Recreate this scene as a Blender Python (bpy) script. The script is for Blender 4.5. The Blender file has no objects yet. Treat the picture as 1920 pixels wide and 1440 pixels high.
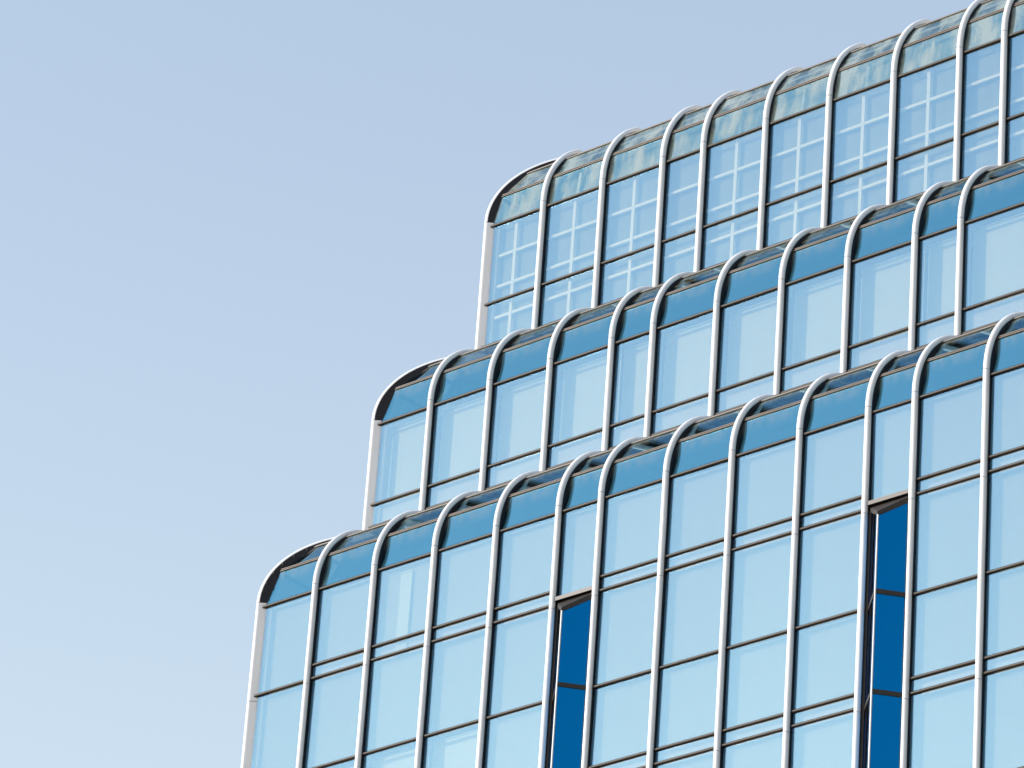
import bpy, math, random
from mathutils import Matrix, Vector
random.seed(7)
R = math.radians
SC = bpy.context.scene
COL = SC.collection

# ------------------------------------------------------------------ camera
ZG = 45.2                                   # height of the lowest setback seam above the ground
cam = bpy.data.cameras.new('camera')
cam.sensor_fit = 'HORIZONTAL'; cam.sensor_width = 36.0
cam.lens = 9618.62 / 1920 * 36.0
cam.clip_start = 0.5; cam.clip_end = 9000
cam_ob = bpy.data.objects.new('camera', cam); COL.objects.link(cam_ob)
vr = Vector((0.75116102, 0.65693735, 0.06473358))
vu = Vector((0.25697052, -0.38133013, 0.88800534))
vd = Vector((-0.60804874, 0.65040038, 0.45525386))
M = Matrix((vr, vu, -vd)).transposed().to_4x4()
M.translation = Vector((69.06137, -66.72545, -43.57049 + ZG))
cam_ob.matrix_world = M
SC.camera = cam_ob

# ------------------------------------------------------------------ sky, sun, exposure
SUN_AZ = 39.5                               # degrees to the left of the facade's outward normal, as seen from the street
SUN_EL = 20.0
W = bpy.data.worlds.new('World'); SC.world = W; W.use_nodes = True
nt = W.node_tree; nt.nodes.clear()
sky = nt.nodes.new('ShaderNodeTexSky'); sky.sky_type = 'NISHITA'; sky.sun_disc = False
sky.sun_elevation = R(SUN_EL); sky.sun_rotation = R(180 + SUN_AZ)
sky.air_density = 1.8; sky.dust_density = 0.26; sky.ozone_density = 2.0; sky.altitude = 0
bg = nt.nodes.new('ShaderNodeBackground'); bg.inputs['Strength'].default_value = 0.15
wo = nt.nodes.new('ShaderNodeOutputWorld')
wb = nt.nodes.new('ShaderNodeMix'); wb.data_type = 'RGBA'; wb.blend_type = 'MULTIPLY'; wb.inputs[0].default_value = 1.0
wb.inputs[7].default_value = (1.21, 0.995, 0.965, 1)          # white balance of the whole sky
nt.links.new(sky.outputs[0], wb.inputs[6]); nt.links.new(wb.outputs[2], bg.inputs['Color']); nt.links.new(bg.outputs[0], wo.inputs['Surface'])
sun = bpy.data.lights.new('sun', 'SUN'); sun.energy = 3.0; sun.angle = R(0.53); sun.color = (1.0, 0.955, 0.89)
sun_ob = bpy.data.objects.new('sun', sun); COL.objects.link(sun_ob)
sdir = Vector((-math.sin(R(SUN_AZ)) * math.cos(R(SUN_EL)), -math.cos(R(SUN_AZ)) * math.cos(R(SUN_EL)), math.sin(R(SUN_EL))))
sun_ob.rotation_euler = sdir.to_track_quat('Z', 'Y').to_euler()
sun_ob.location = sdir * 300
SC.view_settings.view_transform = 'Standard'; SC.view_settings.look = 'None'
SC.view_settings.gamma = 1.0; SC.view_settings.use_curve_mapping = False
SC.view_settings.exposure = 0.89
SC.cycles.transparent_max_bounces = 24
SC.cycles.max_bounces = 10

# ------------------------------------------------------------------ materials
def mat(name):
    m = bpy.data.materials.new(name); m.use_nodes = True
    m.node_tree.nodes.clear()
    out = m.node_tree.nodes.new('ShaderNodeOutputMaterial')
    return m, m.node_tree, out

def principled(name, col, rough, metal=0.0, noise=None, bump=0.0, spec=0.5):
    m, t, out = mat(name)
    p = t.nodes.new('ShaderNodeBsdfPrincipled')
    p.inputs['Base Color'].default_value = (*col, 1); p.inputs['Roughness'].default_value = rough
    p.inputs['Metallic'].default_value = metal
    p.inputs['Specular IOR Level'].default_value = spec
    if noise:
        sc, amt, stretch = noise
        tc = t.nodes.new('ShaderNodeTexCoord'); mp = t.nodes.new('ShaderNodeMapping')
        mp.inputs['Scale'].default_value = stretch
        n = t.nodes.new('ShaderNodeTexNoise'); n.inputs['Scale'].default_value = sc; n.inputs['Detail'].default_value = 6
        r = t.nodes.new('ShaderNodeMapRange'); r.inputs[1].default_value = 0.3; r.inputs[2].default_value = 0.75
        r.inputs[3].default_value = 1.0 - amt; r.inputs[4].default_value = 1.0
        mx = t.nodes.new('ShaderNodeMix'); mx.data_type = 'RGBA'; mx.blend_type = 'MULTIPLY'
        mx.inputs[0].default_value = 1.0; mx.inputs[6].default_value = (*col, 1)
        t.links.new(tc.outputs['Object'], mp.inputs[0]); t.links.new(mp.outputs[0], n.inputs['Vector'])
        t.links.new(n.outputs['Fac'], r.inputs[0]); t.links.new(r.outputs[0], mx.inputs[7])
        t.links.new(mx.outputs[2], p.inputs['Base Color'])
        if bump:
            b = t.nodes.new('ShaderNodeBump'); b.inputs['Strength'].default_value = bump; b.inputs['Distance'].default_value = 0.01
            t.links.new(n.outputs['Fac'], b.inputs['Height']); t.links.new(b.outputs[0], p.inputs['Normal'])
    t.links.new(p.outputs[0], out.inputs['Surface'])
    return m

def glass(name, tint, trans, edge=(0.62, 0.72, 0.80), dirt=None, wob=0.0006):
    """coated facade glass: a tinted mirror added to tinted transmission, paler towards grazing"""
    m, t, out = mat(name)
    lw = t.nodes.new('ShaderNodeLayerWeight'); lw.inputs['Blend'].default_value = 0.5
    pw = t.nodes.new('ShaderNodeMath'); pw.operation = 'POWER'; pw.inputs[1].default_value = 4.0
    t.links.new(lw.outputs['Facing'], pw.inputs[0])
    rc = t.nodes.new('ShaderNodeMix'); rc.data_type = 'RGBA'
    rc.inputs[6].default_value = (*tint, 1); rc.inputs[7].default_value = (*edge, 1)
    tcm = t.nodes.new('ShaderNodeMix'); tcm.data_type = 'RGBA'
    tcm.inputs[6].default_value = (*trans, 1); tcm.inputs[7].default_value = (0.3, 0.28, 0.22, 1)
    t.links.new(pw.outputs[0], rc.inputs[0]); t.links.new(pw.outputs[0], tcm.inputs[0])
    gl = t.nodes.new('ShaderNodeBsdfGlossy'); gl.inputs['Roughness'].default_value = 0.012
    tr = t.nodes.new('ShaderNodeBsdfTransparent')
    t.links.new(rc.outputs[2], gl.inputs['Color']); t.links.new(tcm.outputs[2], tr.inputs['Color'])
    ge = t.nodes.new('ShaderNodeNewGeometry')
    # only the outer sheet carries the coating: the inner one just passes light on
    ad = t.nodes.new('ShaderNodeAddShader')
    t.links.new(gl.outputs[0], ad.inputs[0]); t.links.new(tr.outputs[0], ad.inputs[1])
    tc = t.nodes.new('ShaderNodeTexCoord')
    if wob:
        oi = t.nodes.new('ShaderNodeObjectInfo')
        va = t.nodes.new('ShaderNodeVectorMath'); va.operation = 'ADD'
        cmb = t.nodes.new('ShaderNodeCombineXYZ')
        sc = t.nodes.new('ShaderNodeMath'); sc.operation = 'MULTIPLY'; sc.inputs[1].default_value = 40
        t.links.new(oi.outputs['Random'], sc.inputs[0])
        for k in range(3): t.links.new(sc.outputs[0], cmb.inputs[k])
        t.links.new(tc.outputs['Object'], va.inputs[0]); t.links.new(cmb.outputs[0], va.inputs[1])
        n = t.nodes.new('ShaderNodeTexNoise'); n.inputs['Scale'].default_value = 1.3; n.inputs['Detail'].default_value = 1.0
        b = t.nodes.new('ShaderNodeBump'); b.inputs['Strength'].default_value = 1.0; b.inputs['Distance'].default_value = wob
        t.links.new(va.outputs[0], n.inputs['Vector']); t.links.new(n.outputs['Fac'], b.inputs['Height'])
        t.links.new(b.outputs[0], gl.inputs['Normal'])
    last = ad
    if dirt:
        last = dirt(t, tc, ad)
    t.links.new(last.outputs[0], out.inputs['Surface'])
    return m

def stain(t, tc, sh):
    """dried whitewash streaks on the inside of the crown's glass"""
    oi = t.nodes.new('ShaderNodeObjectInfo')
    cmb = t.nodes.new('ShaderNodeCombineXYZ'); sc = t.nodes.new('ShaderNodeMath'); sc.operation = 'MULTIPLY'; sc.inputs[1].default_value = 60
    t.links.new(oi.outputs['Random'], sc.inputs[0])
    for k in range(3): t.links.new(sc.outputs[0], cmb.inputs[k])
    va = t.nodes.new('ShaderNodeVectorMath'); va.operation = 'ADD'
    t.links.new(tc.outputs['Object'], va.inputs[0]); t.links.new(cmb.outputs[0], va.inputs[1])
    mp = t.nodes.new('ShaderNodeMapping'); mp.inputs['Scale'].default_value = (2.2, 2.2, 0.75)
    t.links.new(va.outputs[0], mp.inputs[0])
    n = t.nodes.new('ShaderNodeTexNoise'); n.inputs['Scale'].default_value = 1.1; n.inputs['Detail'].default_value = 7; n.inputs['Roughness'].default_value = 0.62
    n.inputs['Distortion'].default_value = 0.12
    t.links.new(mp.outputs[0], n.inputs['Vector'])
    rp = t.nodes.new('ShaderNodeMapRange'); rp.inputs[1].default_value = 0.42; rp.inputs[2].default_value = 0.62
    rp.inputs[3].default_value = 0.08; rp.inputs[4].default_value = 0.58
    t.links.new(n.outputs['Fac'], rp.inputs[0])
    d = t.nodes.new('ShaderNodeBsdfDiffuse'); d.inputs['Color'].default_value = (0.30, 0.36, 0.365, 1)
    mx = t.nodes.new('ShaderNodeMixShader')
    t.links.new(rp.outputs[0], mx.inputs[0]); t.links.new(sh.outputs[0], mx.inputs[1]); t.links.new(d.outputs[0], mx.inputs[2])
    return mx

def dust(t, tc, sh):
    """pale dust gathered along the upper edge of a sloping pane"""
    sp = t.nodes.new('ShaderNodeSeparateXYZ'); t.links.new(tc.outputs['Generated'], sp.inputs[0])
    n = t.nodes.new('ShaderNodeTexNoise'); n.inputs['Scale'].default_value = 5; n.inputs['Detail'].default_value = 6
    mp = t.nodes.new('ShaderNodeMapping'); mp.inputs['Scale'].default_value = (1.6, 1.6, 0.35)
    t.links.new(tc.outputs['Object'], mp.inputs[0]); t.links.new(mp.outputs[0], n.inputs['Vector'])
    a = t.nodes.new('ShaderNodeMapRange'); a.inputs[1].default_value = 0.55; a.inputs[2].default_value = 1.05; a.inputs[3].default_value = 0; a.inputs[4].default_value = 0.25
    t.links.new(sp.outputs['Z'], a.inputs[0])
    b = t.nodes.new('ShaderNodeMapRange'); b.inputs[1].default_value = 0.35; b.inputs[2].default_value = 0.7
    t.links.new(n.outputs['Fac'], b.inputs[0])
    mu = t.nodes.new('ShaderNodeMath'); mu.operation = 'MULTIPLY'
    t.links.new(a.outputs[0], mu.inputs[0]); t.links.new(b.outputs[0], mu.inputs[1])
    d = t.nodes.new('ShaderNodeBsdfDiffuse'); d.inputs['Color'].default_value = (0.42, 0.4, 0.34, 1)
    mx = t.nodes.new('ShaderNodeMixShader')
    t.links.new(mu.outputs[0], mx.inputs[0]); t.links.new(sh.outputs[0], mx.inputs[1]); t.links.new(d.outputs[0], mx.inputs[2])
    return mx

WHITE = principled('white_coated_metal', (0.70, 0.725, 0.775), 0.32, noise=(3.0, 0.10, (1, 1, 0.25)))
BRONZE = principled('bronze_anodised_metal', (0.036, 0.030, 0.027), 0.46, 0.0, noise=(6.0, 0.25, (0.4, 1, 1)), spec=0.28)
TAN2 = principled('dark_tan_metal', (0.048, 0.039, 0.033), 0.45, noise=(6.0, 0.25, (0.4, 1, 1)), spec=0.3)
TAN = principled('tan_anodised_metal', (0.085, 0.068, 0.057), 0.42, 0.1, noise=(6.0, 0.25, (0.4, 1, 1)))
BLACK = principled('black_gasket', (0.016, 0.016, 0.022), 0.5, spec=0.15)
BLIND2 = principled('grey_blind_fabric', (0.35, 0.34, 0.33), 0.9, noise=(2.0, 0.06, (1, 1, 1)))
BLIND = principled('blind_fabric', (0.60, 0.62, 0.60), 0.9, noise=(2.0, 0.06, (1, 1, 1)))
SPANDREL = principled('spandrel_backing', (0.55, 0.51, 0.58), 0.8, noise=(1.5, 0.12, (1, 1, 2)))
PLASTER = principled('stained_plaster', (0.36, 0.385, 0.37), 0.9, noise=(2.2, 0.35, (1, 1, 0.5)))
PAINT = principled('white_paint', (0.86, 0.86, 0.86), 0.5, noise=(4, 0.06, (1, 1, 1)))
DARK = principled('dark_interior', (0.06, 0.06, 0.065), 0.9, noise=(0.8, 0.3, (1, 1, 1)))
CONC = principled('roof_concrete', (0.30, 0.29, 0.27), 0.9, noise=(1.0, 0.3, (1, 1, 1)))
GROUND = principled('ground_paving', (0.085, 0.083, 0.08), 0.9, noise=(0.02, 0.4, (1, 1, 1)))
GLASS = glass('facade_glass', (0.085, 0.184, 0.284), (0.635, 0.605, 0.515))
ORIELGLASS = glass('oriel_glass', (0.001, 0.135, 0.305), (0.25, 0.35, 0.45), edge=(0.9, 0.95, 1.0))
HOODGLASS = glass('hood_glass', (0.098, 0.295, 0.385), (0.42, 0.42, 0.38), dirt=dust, wob=0.0004, edge=(0.37, 0.39, 0.42))
STAINED = glass('stained_glass', (0.060, 0.21, 0.29), (0.70, 0.68, 0.60), dirt=stain, wob=0.0004, edge=(0.37, 0.39, 0.42))

# ------------------------------------------------------------------ mesh building
class MB:
    def __init__(s): s.v = []; s.f = []; s.sm = []
    def add(s, vs, fs, smooth=False):
        o = len(s.v); s.v += [tuple(v) for v in vs]
        for f in fs: s.f.append(tuple(i + o for i in f)); s.sm.append(smooth)
    def box(s, a, b):
        (x0, y0, z0), (x1, y1, z1) = a, b
        s.add([(x0,y0,z0),(x1,y0,z0),(x1,y1,z0),(x0,y1,z0),(x0,y0,z1),(x1,y0,z1),(x1,y1,z1),(x0,y1,z1)],
              [(0,3,2,1),(4,5,6,7),(0,1,5,4),(1,2,6,5),(2,3,7,6),(3,0,4,7)])
    def hexa(s, q0, q1):
        """solid between two quads"""
        s.add(list(q0) + list(q1), [(3,2,1,0),(4,5,6,7),(0,1,5,4),(1,2,6,5),(2,3,7,6),(3,0,4,7)])
    def sweep(s, path, r, n=16, up=None, taper=False):
        """round tube along a list of points"""
        P = [Vector(p) for p in path]; rings = []
        for i, p in enumerate(P):
            t = (P[min(i+1, len(P)-1)] - P[max(i-1, 0)]).normalized()
            a = t.cross(Vector(up)).normalized(); b = t.cross(a)
            rings.append([p + a * (r * math.cos(2*math.pi*k/n)) + b * (r * math.sin(2*math.pi*k/n)) for k in range(n)])
        vs = [v for ring in rings for v in ring]
        fs = []
        for i in range(len(P) - 1):
            for k in range(n):
                k2 = (k + 1) % n
                fs.append((i*n + k, i*n + k2, (i+1)*n + k2, (i+1)*n + k))
        s.add(vs, fs, True)
        s.add(rings[0], [tuple(range(n))[::-1]]); s.add(rings[-1], [tuple(range(n))])
    def mesh(s, name, material, swap=False):
        me = bpy.data.meshes.new(name)
        v = [(b, a, c) for a, b, c in s.v] if swap else s.v
        f = [tuple(reversed(x)) for x in s.f] if swap else s.f
        me.from_pydata(v, [], f); me.materials.append(material)
        me.polygons.foreach_set('use_smooth', s.sm)
        me.validate(); me.update()
        return me

CACHE = {}
def part(name, key, build, material, parent, loc=(0, 0, 0), swap=False, rot=None, label=None, kind=None):
    """one object; alike pieces share their mesh"""
    k = (name, key, swap, material.name)
    if k not in CACHE:
        b = MB(); build(b); CACHE[k] = b.mesh(name, material, swap)
    o = bpy.data.objects.new(name, CACHE[k]); COL.objects.link(o)
    o.parent = parent; o.location = loc
    if rot: o.rotation_euler = rot
    if label: o['label'] = label
    if kind: o['kind'] = kind
    return o

# ------------------------------------------------------------------ setting
g = MB()
N = 64
g.add([(0, 0, 0)] + [(6000 * math.cos(2*math.pi*k/N), 6000 * math.sin(2*math.pi*k/N), 0) for k in range(N)],
      [(0, k + 1, (k + 1) % N + 1) for k in range(N)])
go = bpy.data.objects.new('ground', g.mesh('ground', GROUND)); COL.objects.link(go); go['kind'] = 'structure'

# ------------------------------------------------------------------ the tower
tower = bpy.data.objects.new('office_tower', None); COL.objects.link(tower)
tower['label'] = 'stepped blue glass office tower whose white tubes curve over at each of three setbacks'
tower['category'] = 'building'

BW, BN = 1.63395, 1.0905                   # wide and narrow bay
STEP = 1.23                                # setback per tier
GL = 0.072                                 # outer glass face behind the tubes' axis
TR = 0.0625                                # tube radius
ZT = [0.0, 4.2549, 9.019]                  # seam height of each tier above the lowest
ARCR = [1.75, 1.75, 1.92]
ARCD = [1.20, 1.20, 1.03]                  # how far back the ribs reach
BASE = [None, -2.56, -3.08]                # foot of each tier below its seam
CH = [[(GL, -0.06), (0.24, 0.745), (0.70, 1.343), (1.19, 1.66)],
      [(GL, -0.06), (0.245, 0.75), (0.71, 1.345), (1.19, 1.66)],
      [(GL, -0.06), (0.185, 0.664), (0.54, 1.27), (1.03, 1.54)]]
NFRONT, NLEFT = 15, 4

def stations(tier, left):
    s = [0.0]
    for i in range(NLEFT if left else NFRONT - tier):
        g_ = i + tier
        s.append(s[-1] + (BN if (not left and g_ in (5, 10, 15)) else BW))
    return s
def is_narrow(tier, i, left): return (not left) and (i + tier) in (5, 10, 15)

def place(tier, left, s, d, z):
    xc, yc = BW * tier, STEP * tier
    z = z + ZT[tier] + ZG
    return (xc + d, yc + s, z) if left else (xc + s, yc + d, z)

def chain_d(tier, z):
    c = CH[tier]
    for (d0, z0), (d1, z1) in zip(c, c[1:]):
        if z <= z1: return d0 + (d1 - d0) * (z - z0) / (z1 - z0)
    return c[-1][0]

def tilt(a=0.005):
    return (random.uniform(-a, a), 0, random.uniform(-a, a))

def pane(tier, left, s0, s1, z0, z1, material, name='window_pane', t=0.012, jit=True, d=GL):
    w, h = s1 - s0, z1 - z0
    part(name, (round(w, 3), round(h, 3), t), lambda b: b.box((-w/2, 0, -h/2), (w/2, t, h/2)), material, tower,
         place(tier, left, (s0 + s1) / 2, d, (z0 + z1) / 2), left, tilt() if jit else None)

def transom(tier, left, s0, s1, z, r=0.035):
    w = s1 - s0
    part('transom', (round(w, 3), r), lambda b: b.sweep([(-w/2, 0, 0), (w/2, 0, 0)], r, 14, (0, 0, 1)), BRONZE, tower,
         place(tier, left, (s0 + s1) / 2, 0.06, z), left)

def mullion_seg(tier, left, s, z0, z1, parent):
    h = z1 - z0
    o = part('mullion', (round(h, 3),), lambda b: b.sweep([(0, 0, 0), (0, 0, h)], TR, 20, (0, 1, 0)), WHITE, parent,
             place(tier, left, s, 0, z0), left)
    part('gasket', (round(h, 3),), lambda b: b.box((-0.052, 0.014, -0.006), (0.052, GL + 0.016, h + 0.006)), BLACK, o, (0, 0, 0), left)
    part('inner_post', (round(h, 3),), lambda b: b.box((-0.05, GL + 0.03, 0), (0.05, GL + 0.17, h)), BLACK, o, (0, 0, 0), left)
    return o

def corner_seg(tier, z0, z1):
    h = z1 - z0; c = 0.03
    x, y, z = place(tier, False, c, c, z0)
    o = part('corner_mullion', (round(h, 3),), lambda b: b.sweep([(0, 0, 0), (0, 0, h)], TR, 20, (0, 1, 0)), WHITE, tower, (x, y, z))
    def flank(b):
        k = math.sqrt(0.5); w = 0.0635 * k; L = 0.122
        q = lambda zz: [(w, -w, zz), (L + w, L - w, zz), (L - w, L + w, zz), (-w, w, zz)]
        b.hexa(q(0), q(h))
    part('cladding', (round(h, 3),), flank, WHITE, o)
    def gask(b):
        b.box((0.150, 0.052, 0), (0.196, 0.09, h)); b.box((0.052, 0.150, 0), (0.09, 0.196, h))
    part('gasket', (round(h, 3), 'c'), gask, BLACK, o)
    return o

def arc(tier, n=22, dmax=None):
    Rr = ARCR[tier]; a1 = math.acos((Rr - (dmax or ARCD[tier])) / Rr)
    return [(Rr - Rr * math.cos(a1 * k / n), Rr * math.sin(a1 * k / n)) for k in range(n + 1)]

def rib(tier, left, s):
    pts = arc(tier)
    o = part('hood_rib', (tier,), lambda b: b.sweep([(0, d, z + (0.008 if i == 0 else 0)) for i, (d, z) in enumerate(pts)], TR, 18, (1, 0, 0)), WHITE, tower,
             place(tier, left, s, 0, 0), left)
    def fin(b):
        for (d0, z0), (d1, z1) in zip(pts, pts[1:]):
            i0 = max(chain_d(tier, z0) + 0.03, d0 + 0.05); i1 = max(chain_d(tier, z1) + 0.03, d1 + 0.05)
            fw = 0.052
            b.hexa([(-fw, d0 + 0.006, z0), (fw, d0 + 0.006, z0), (fw, i0, z0), (-fw, i0, z0)],
                   [(-fw, d1 + 0.006, z1), (fw, d1 + 0.006, z1), (fw, i1, z1), (-fw, i1, z1)])
        if tier == 0:
            for k in range(3, len(pts) - 2, 3):
                d, z = pts[k]; b.box((-0.052, d + 0.03, z - 0.065), (0.052, d + 0.05, z - 0.03))
    part('rib_fin', (tier,), fin, BLACK, o, (0, 0, 0), left)

def corner_rib(tier):
    c = 0.03
    pts = arc(tier, 26, 1.2 if tier < 2 else 1.12)
    o = part('corner_hood_rib', (tier,), lambda b: b.sweep([(d, d, z + (0.008 if i == 0 else 0)) for i, (d, z) in enumerate(pts)], TR, 18, (1, -1, 0)), WHITE, tower,
             place(tier, False, c, c, 0))
    def fin(b):
        w = 0.0635 * math.sqrt(0.5)
        for (d0, z0), (d1, z1) in zip(pts, pts[1:]):
            fi = 0.04 if tier == 2 else 0.075
            i0 = max(chain_d(tier, z0) + fi, d0 + 0.04); i1 = max(chain_d(tier, z1) + fi, d1 + 0.04)
            b.hexa([(d0 + w, d0 - w, z0), (i0 + w, i0 - w, z0), (i0 - w, i0 + w, z0), (d0 - w, d0 + w, z0)],
                   [(d1 + w, d1 - w, z1), (i1 + w, i1 - w, z1), (i1 - w, i1 + w, z1), (d1 - w, d1 + w, z1)])
        if tier == 0:
            for k in range(3, len(pts) - 2, 3):
                d, z = pts[k]; b.box((d + 0.0, d - 0.055, z - 0.075), (d + 0.05, d + 0.0, z - 0.03))
    part('rib_fin', (tier, 'c'), fin, BLACK, o)
    # pale lining boxing in the corner behind the glass
    bz = [ZBOT, BASE[1], BASE[2]][tier]
    def lining(b):
        b.box((0.13, 0.13, bz + 0.05), (0.31, 0.31, -0.12))
    part('corner_lining', (tier,), lining, BLIND2, tower, place(tier, False, 0, 0, 0))
    # thin bright bead along the inner edge of the fin
    def bead(b):
        for (d0, z0), (d1, z1) in zip(CH[tier], CH[tier][1:]):
            e = 0.012
            b.sweep([(d0 + 0.073, d0 + 0.007, z0), (d1 + 0.073, d1 + 0.007, z1)], 0.006, 6, (1, -1, 0))
    if tier == 2: part('bead', (tier,), bead, WHITE, o)

def hood_panes(tier, left, i, s0, s1, material):
    for k, ((d0, z0), (d1, z1)) in enumerate(zip(CH[tier], CH[tier][1:])):
        m = material if k < 2 else (GLASS if tier < 2 else CONC)
        n = Vector((0, -(z1 - z0), (d1 - d0))).normalized() * -0.012
        ho = 0.075 if tier == 2 else 0.115
        a0, a1 = (d0 + ho, d1 + ho) if i == 0 else (0.049, 0.049)
        w = s1 - s0 - 0.049
        e = 0.006
        zz0, zz1 = z0 + e, z1 - e
        def bld(b):
            q0 = [(a0, d0, zz0), (w, d0, zz0), (w, d1, zz1), (a1, d1, zz1)]
            b.hexa(q0, [(x, y + n.y, z + n.z) for x, y, z in q0])
        o = part('hood_pane' if k < 2 or tier < 2 else 'hood_panel', (tier, k, round(w, 3), i == 0), bld, m, tower, place(tier, left, s0, 0, 0), left)
    # bronze bars at the folds
    for k in (1, 2):
        d, z = CH[tier][k]
        a = d + (0.085 if tier == 2 else 0.12) if i == 0 else 0.036
        w = s1 - s0 - 0.036
        (dp, zp), (dn, zn) = CH[tier][k - 1], CH[tier][k + 1]
        tn = Vector((0, dn - dp, zn - zp)).normalized()          # direction up the slope
        out = Vector((0, -tn.z, tn.y))
        def bar(b):
            P = Vector((0, d, z))
            for off, r in ((-0.026, 0.015), (0.026, 0.015)):
                c = P + tn * off + out * 0.006
                b.sweep([(a, c.y, c.z), (w, c.y, c.z)], r, 8, (0, 0, 1))
            q = [P - tn * 0.036 - out * 0.03, P + tn * 0.036 - out * 0.03, P + tn * 0.036 + out * 0.006, P - tn * 0.036 + out * 0.006]
            b.hexa([(a, p.y, p.z) for p in q], [(w, p.y, p.z) for p in q])
        part('hood_bar', (tier, k, round(w, 3), i == 0), bar, TAN, tower, place(tier, left, s0, 0, 0), left)

def blind(tier, left, s0, s1, z0, z1, d, material=BLIND, name='window_blind', label=None):
    w, h = s1 - s0, z1 - z0
    def bld(b):
        b.box((-w/2, 0, -h/2), (w/2, 0.008, h/2))
        if material in (BLIND, BLIND2):
            b.sweep([(-w/2, 0.004, h/2), (w/2, 0.004, h/2)], 0.025, 8, (0, 0, 1))
            b.sweep([(-w/2, 0.004, -h/2), (w/2, 0.004, -h/2)], 0.012, 8, (0, 0, 1))
    part(name, (round(w, 3), round(h, 3), material.name), bld, material, tower,
         place(tier, left, (s0 + s1) / 2, d, (z0 + z1) / 2), left, label=label)

def oriel(s, ztop, zbot):
    """triangular projecting window strip in a narrow bay of the lowest tier"""
    root = place(0, False, s, 0, 0)
    A = (0.13, 0.06); B = (0.70, -0.485); C = (1.042, -0.05)
    Z0 = -2.06; ZB = -2.53
    def head(b):
        b.box((0.036, -0.01, -2.045), (BN - 0.036, 0.10, -1.965))       # bar across the bay
    o = part('oriel_window', ('h',), head, TAN2, tower, root)
    def cap(b):
        # sloping triangular lid with a deep front edge
        lo = 0.093
        a, c_, p = (A[0] - 0.05, A[1], -2.075), (C[0] + 0.01, C[1] + 0.09, -2.075), (B[0], B[1] - 0.015, ZB)
        a2, p2, c2 = (a[0], a[1], -2.16), (p[0], p[1], p[2] - lo), (C[0] + 0.01, C[1], -2.27)
        c1 = (C[0] + 0.01, C[1], -2.16)
        b.add([a, p, c1, c_, a2, p2, c2, (c_[0], c_[1], -2.27)],
              [(0, 1, 2, 3), (4, 5, 1, 0), (5, 6, 2, 1), (6, 7, 3, 2), (7, 4, 0, 3), (7, 6, 5, 4)])
    part('oriel_cap', ('h',), cap, BRONZE, o)
    levels = [-2.58, -4.135, -6.12, -8.12, -10.12, -12.12]
    for k, (zt, zb) in enumerate(zip(levels, levels[1:])):
        h0 = 0.0 if k == 0 else 0.048
        def sheet(p, q, top_p, top_q, t=0.012):
            def f(b):
                n = Vector((q[1] - p[1], -(q[0] - p[0]), 0)).normalized() * -t
                q0 = [(p[0], p[1], zb + 0.048), (q[0], q[1], zb + 0.048), (q[0], q[1], top_q), (p[0], p[1], top_p)]
                b.hexa(q0, [(x + n.x, y + n.y, z) for x, y, z in q0])
            return f
        e = 0.02
        tp = zt - h0
        la = (A[0], A[1]); lb = (B[0] - e, B[1] + e)
        ra = (B[0] + 0.012, B[1] + 0.02); rb = C
        part('oriel_pane', ('l', k), sheet(la, lb, tp if k else -2.17, tp), ORIELGLASS, o)
        part('oriel_pane', ('r', k), sheet(ra, rb, tp, tp if k else -2.28), ORIELGLASS, o)
        def rail(b):
            for p, q in ((A, B), (B, C)):
                n = Vector((q[1] - p[1], -(q[0] - p[0]), 0)).normalized() * 0.012
                m_ = -n * 2.5
                b.hexa([(p[0] + n.x, p[1] + n.y, zb - 0.046), (q[0] + n.x, q[1] + n.y, zb - 0.046), (q[0] + m_.x, q[1] + m_.y, zb - 0.046), (p[0] + m_.x, p[1] + m_.y, zb - 0.046)],
                       [(p[0] + n.x, p[1] + n.y, zb + 0.046), (q[0] + n.x, q[1] + n.y, zb + 0.046), (q[0] + m_.x, q[1] + m_.y, zb + 0.046), (p[0] + m_.x, p[1] + m_.y, zb + 0.046)])
        part('oriel_rail', ('b', k), rail, BRONZE, o)
    def post(b):
        b.sweep([(B[0], B[1], levels[-1]), (B[0], B[1], -2.6)], 0.017, 8, (0, 1, 0))
    part('oriel_post', ('p',), post, WHITE, o)
    def jamb(b):
        b.box((C[0] - 0.012, C[1] + 0.002, levels[-1]), (BN - 0.036, GL + 0.02, -2.28))
        b.box((0.036, 0.05, levels[-1]), (A[0] - 0.012, GL + 0.03, -2.17))
    part('oriel_jamb', ('j',), jamb, BRONZE, o)
    def back(b):
        b.box((0.05, GL + 0.6, levels[-1]), (BN - 0.05, GL + 0.62, -2.05))
    part('oriel_back', ('k',), back, DARK, o)

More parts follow.
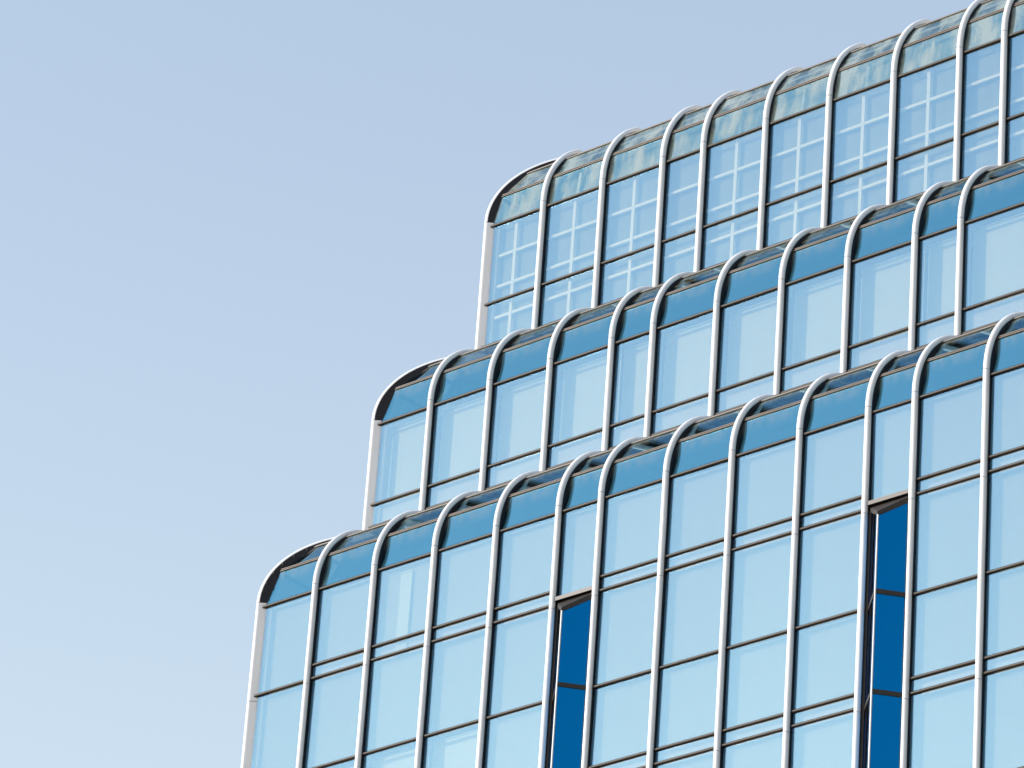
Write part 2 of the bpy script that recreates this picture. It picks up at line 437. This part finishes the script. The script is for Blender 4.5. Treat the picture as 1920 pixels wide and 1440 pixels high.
ZBOT = -12.21
FLOORS = range(3)
for tier in range(3):
    for left in (False, True):
        S = stations(tier, left)
        top_tr = -0.097
        if tier == 0:
            joints = [0.0, -2.21, -6.21, -10.21, ZBOT]
        else:
            joints = [0.0, BASE[tier]]
        # mullions and ribs
        for i, s in enumerate(S):
            if i == 0:
                if not left:
                    for a, b in zip(joints, joints[1:]): corner_seg(tier, b + 0.006, a - 0.006)
                    corner_rib(tier)
                continue
            for a, b in zip(joints, joints[1:]): mullion_seg(tier, left, s, b + 0.006, a - 0.006, tower)
            rib(tier, left, s)
            if tier:
                part('mullion_foot', 'f', lambda b: b.box((-0.075, -0.075, -0.05), (0.075, 0.09, 0.0)), BRONZE, tower, place(tier, left, s, 0, BASE[tier]), left)
        # bays
        for i, (s0, s1) in enumerate(zip(S, S[1:])):
            nar = is_narrow(tier, i, left)
            c0 = 0.19 if i == 0 else 0.048
            a0, a1 = s0 + c0, s1 - 0.048
            hood_panes(tier, left, i, s0, s1, STAINED if tier == 2 else HOODGLASS)
            transom(tier, left, s0 + (0.115 if i == 0 else 0.04), s1 - 0.04, top_tr)
            if tier == 0:
                cuts = [top_tr]
                if nar:
                    cuts += [-1.99]
                elif i == 0:
                    for f in FLOORS: cuts += [-2.085 - 4 * f, -4.112 - 4 * f]
                else:
                    for f in FLOORS: cuts += [-1.79 - 4 * f, -2.085 - 4 * f, -4.112 - 4 * f]
            elif tier == 1: cuts = [top_tr, -1.97, -2.487]
            else: cuts = [top_tr, -1.985, -3.0]
            for k, (zt, zb) in enumerate(zip(cuts, cuts[1:])):
                pane(tier, left, a0, a1, zb + 0.003, zt - 0.003, GLASS)
                if not (nar and tier == 0): transom(tier, left, s0 + (0.115 if i == 0 else 0.04), s1 - 0.04, zb)
                b0, b1 = s0 + (0.30 if i == 0 else 0.03), s1 - 0.03
                if tier < 2:
                    if zt - zb < 0.6:
                        blind(tier, left, b0, b1, zb - 0.02, zt + 0.02, GL + 0.11, SPANDREL, 'spandrel_panel')
                    else:
                        deep = tier == 1 or (zt < -4.0 and i < 4)
                        dd = (0.29 if deep else 0.14) + random.uniform(-0.025, 0.025)
                        blind(tier, left, b0 + 0.02, b1 - 0.02, zb + 0.04, zt - 0.02, GL + dd, BLIND if deep else BLIND2)
            if nar and tier == 0 and not left: oriel(s0, -2.0, ZBOT)
            if tier == 2:
                # white lattice frame standing behind the crown's glass, and the plaster wall behind it
                d = GL + 0.1
                lb0 = s0 + (0.22 if i == 0 else 0.0)
                for zz in (-0.82, -1.565, -2.31, -3.055):
                    w = s1 - lb0
                    part('lattice_bar', ('h', round(w, 3)), lambda b: b.box((0, -0.02, -0.033), (w, 0.02, 0.033)), PAINT, tower, place(tier, left, lb0, d, zz), left)
                if not nar:
                    for zt, zb in ((-0.10, -1.90), (-1.99, -3.08)):
                        h = zt - zb
                        part('lattice_post', ('v', round(h, 3)), lambda b: b.box((-0.04, -0.025, -h), (0.04, 0.0, 0)), PAINT, tower, place(tier, left, s0 + 0.768, d, zt), left)
                    part('lattice_post', ('s', tier), lambda b: [b.hexa([(-0.034, p, z0), (0.034, p, z0), (0.034, p + 0.03, z0), (-0.034, p + 0.03, z0)],
                                                                     [(-0.034, q, z1), (0.034, q, z1), (0.034, q + 0.03, z1), (-0.034, q + 0.03, z1)])
                                                             for p, z0, q, z1 in ((0.19, 0.0, 0.265, 0.60), (0.33, 0.76, 0.59, 1.14))], PAINT, tower, place(tier, left, s0 + 0.768, 0, 0), left)
                if i == 0:
                    part('lattice_post', ('c', tier), lambda b: b.box((-0.02, -0.02, -3.0), (0.02, 0.02, -0.09)), PAINT, tower, place(tier, left, s0 + 0.24, d, 0), left)
                ws0 = s0 + (0.38 if i == 0 else 0)
                w = s1 - ws0; ux = 0.62 if i == 0 else 0.0
                def cw(b):
                    b.box((0, 0, -3.1), (w, 0.05, 0.0))
                    b.hexa([(0, 0, 0.0004), (w, 0, 0.0004), (w, 0.05, 0.0004), (0, 0.05, 0.0004)], [(ux, 0.12, 0.66), (w, 0.12, 0.66), (w, 0.17, 0.66), (ux, 0.17, 0.66)])
                    b.hexa([(ux, 0.12, 0.6604), (w, 0.12, 0.6604), (w, 0.17, 0.6604), (ux, 0.17, 0.6604)], [(ux + 0.3 * (ux > 0), 0.50, 1.2), (w, 0.50, 1.2), (w, 0.55, 1.2), (ux + 0.3 * (ux > 0), 0.55, 1.2)])
                part('crown_wall', (round(w, 3), ux), cw, PLASTER, tower, place(tier, left, ws0, GL + 0.18, 0), left)

# added pale board imitating a streak of light in one window of the lowest tier, crossing its spandrel
blind(0, False, stations(0, False)[2] + 0.62, stations(0, False)[2] + 0.93, -2.10, -0.28, GL + 0.075, BLIND, 'light_streak_board')

# floors, core walls and roofs behind the glass
xe = stations(0, False)[-1]
def slab(name, x0, y0, z0, x1, y1, z1, m):
    part(name, (x0, y0, z0), lambda b: b.box((x0, y0, z0 + ZG), (x1, y1, z1 + ZG)), m, tower)
for f in FLOORS: slab('floor_slab', 0.5, 0.46, -2.05 - 4 * f, xe, 14, -1.86 - 4 * f, DARK)
slab('core_wall', 1.5, 1.5, ZBOT, xe, 14, -0.2, DARK)
slab('floor_slab', 0.5, 0.46, -0.2, xe, 14, -0.08, DARK)
slab('core_wall', 0.95, 1.32, -0.08, xe, 14, 1.58, DARK)
slab('core_wall', BW + 0.7, STEP + 0.7, 1.58, xe, 14, 4.15, DARK)
slab('core_wall', BW + 0.95, STEP + 1.32, 4.15, xe, 14, 4.2549 + 1.58, DARK)
slab('core_wall', 2*BW + 0.7, 2*STEP + 0.7, 4.2549 + 1.58, xe, 14, ZT[2] + 1.0, DARK)
slab('floor_slab', BW + 0.4, STEP + 0.45, 4.05, xe, 14, 4.15, DARK)
slab('roof_slab', 2*BW + 1.03, 2*STEP + 1.03, ZT[2] + 1.36, xe, 14, ZT[2] + 1.48, CONC)
# the shaft below the floors that are built pane by pane, down to the ground
def shaft(b):
    b.box((0.05, GL, 0.0), (xe, 14, ZBOT + ZG))
part('lower_shaft', 's', shaft, principled('shaft_glass', (0.08, 0.16, 0.24), 0.08, 0.6), tower)
def rods(b):
    for s in stations(0, False)[1:]: b.sweep([(s, 0, 0), (s, 0, ZBOT + ZG - 0.01)], TR, 8, (0, 1, 0))
    for s in stations(0, True)[1:]: b.sweep([(0, s, 0), (0, s, ZBOT + ZG - 0.01)], TR, 8, (0, 1, 0))
part('lower_mullions', 'r', rods, WHITE, tower, kind='stuff')
def tlow(b):
    z = ZBOT + ZG - 1.9
    while z > 1:
        b.sweep([(0.1, 0.045, z), (xe, 0.045, z)], 0.037, 6, (0, 0, 1)); z -= 2.0
part('lower_transoms', 't', tlow, BRONZE, tower, kind='stuff')
slab('end_wall', xe + 0.07, 0.1, -ZG, xe + 0.2, 14, 0.0, CONC)
slab('end_wall', xe + 0.07, STEP + 0.1, 0.0, xe + 0.2, 14, 4.2, CONC)
slab('end_wall', xe + 0.07, 2*STEP + 0.1, 4.2, xe + 0.2, 14, ZT[2] + 1.5, CONC)
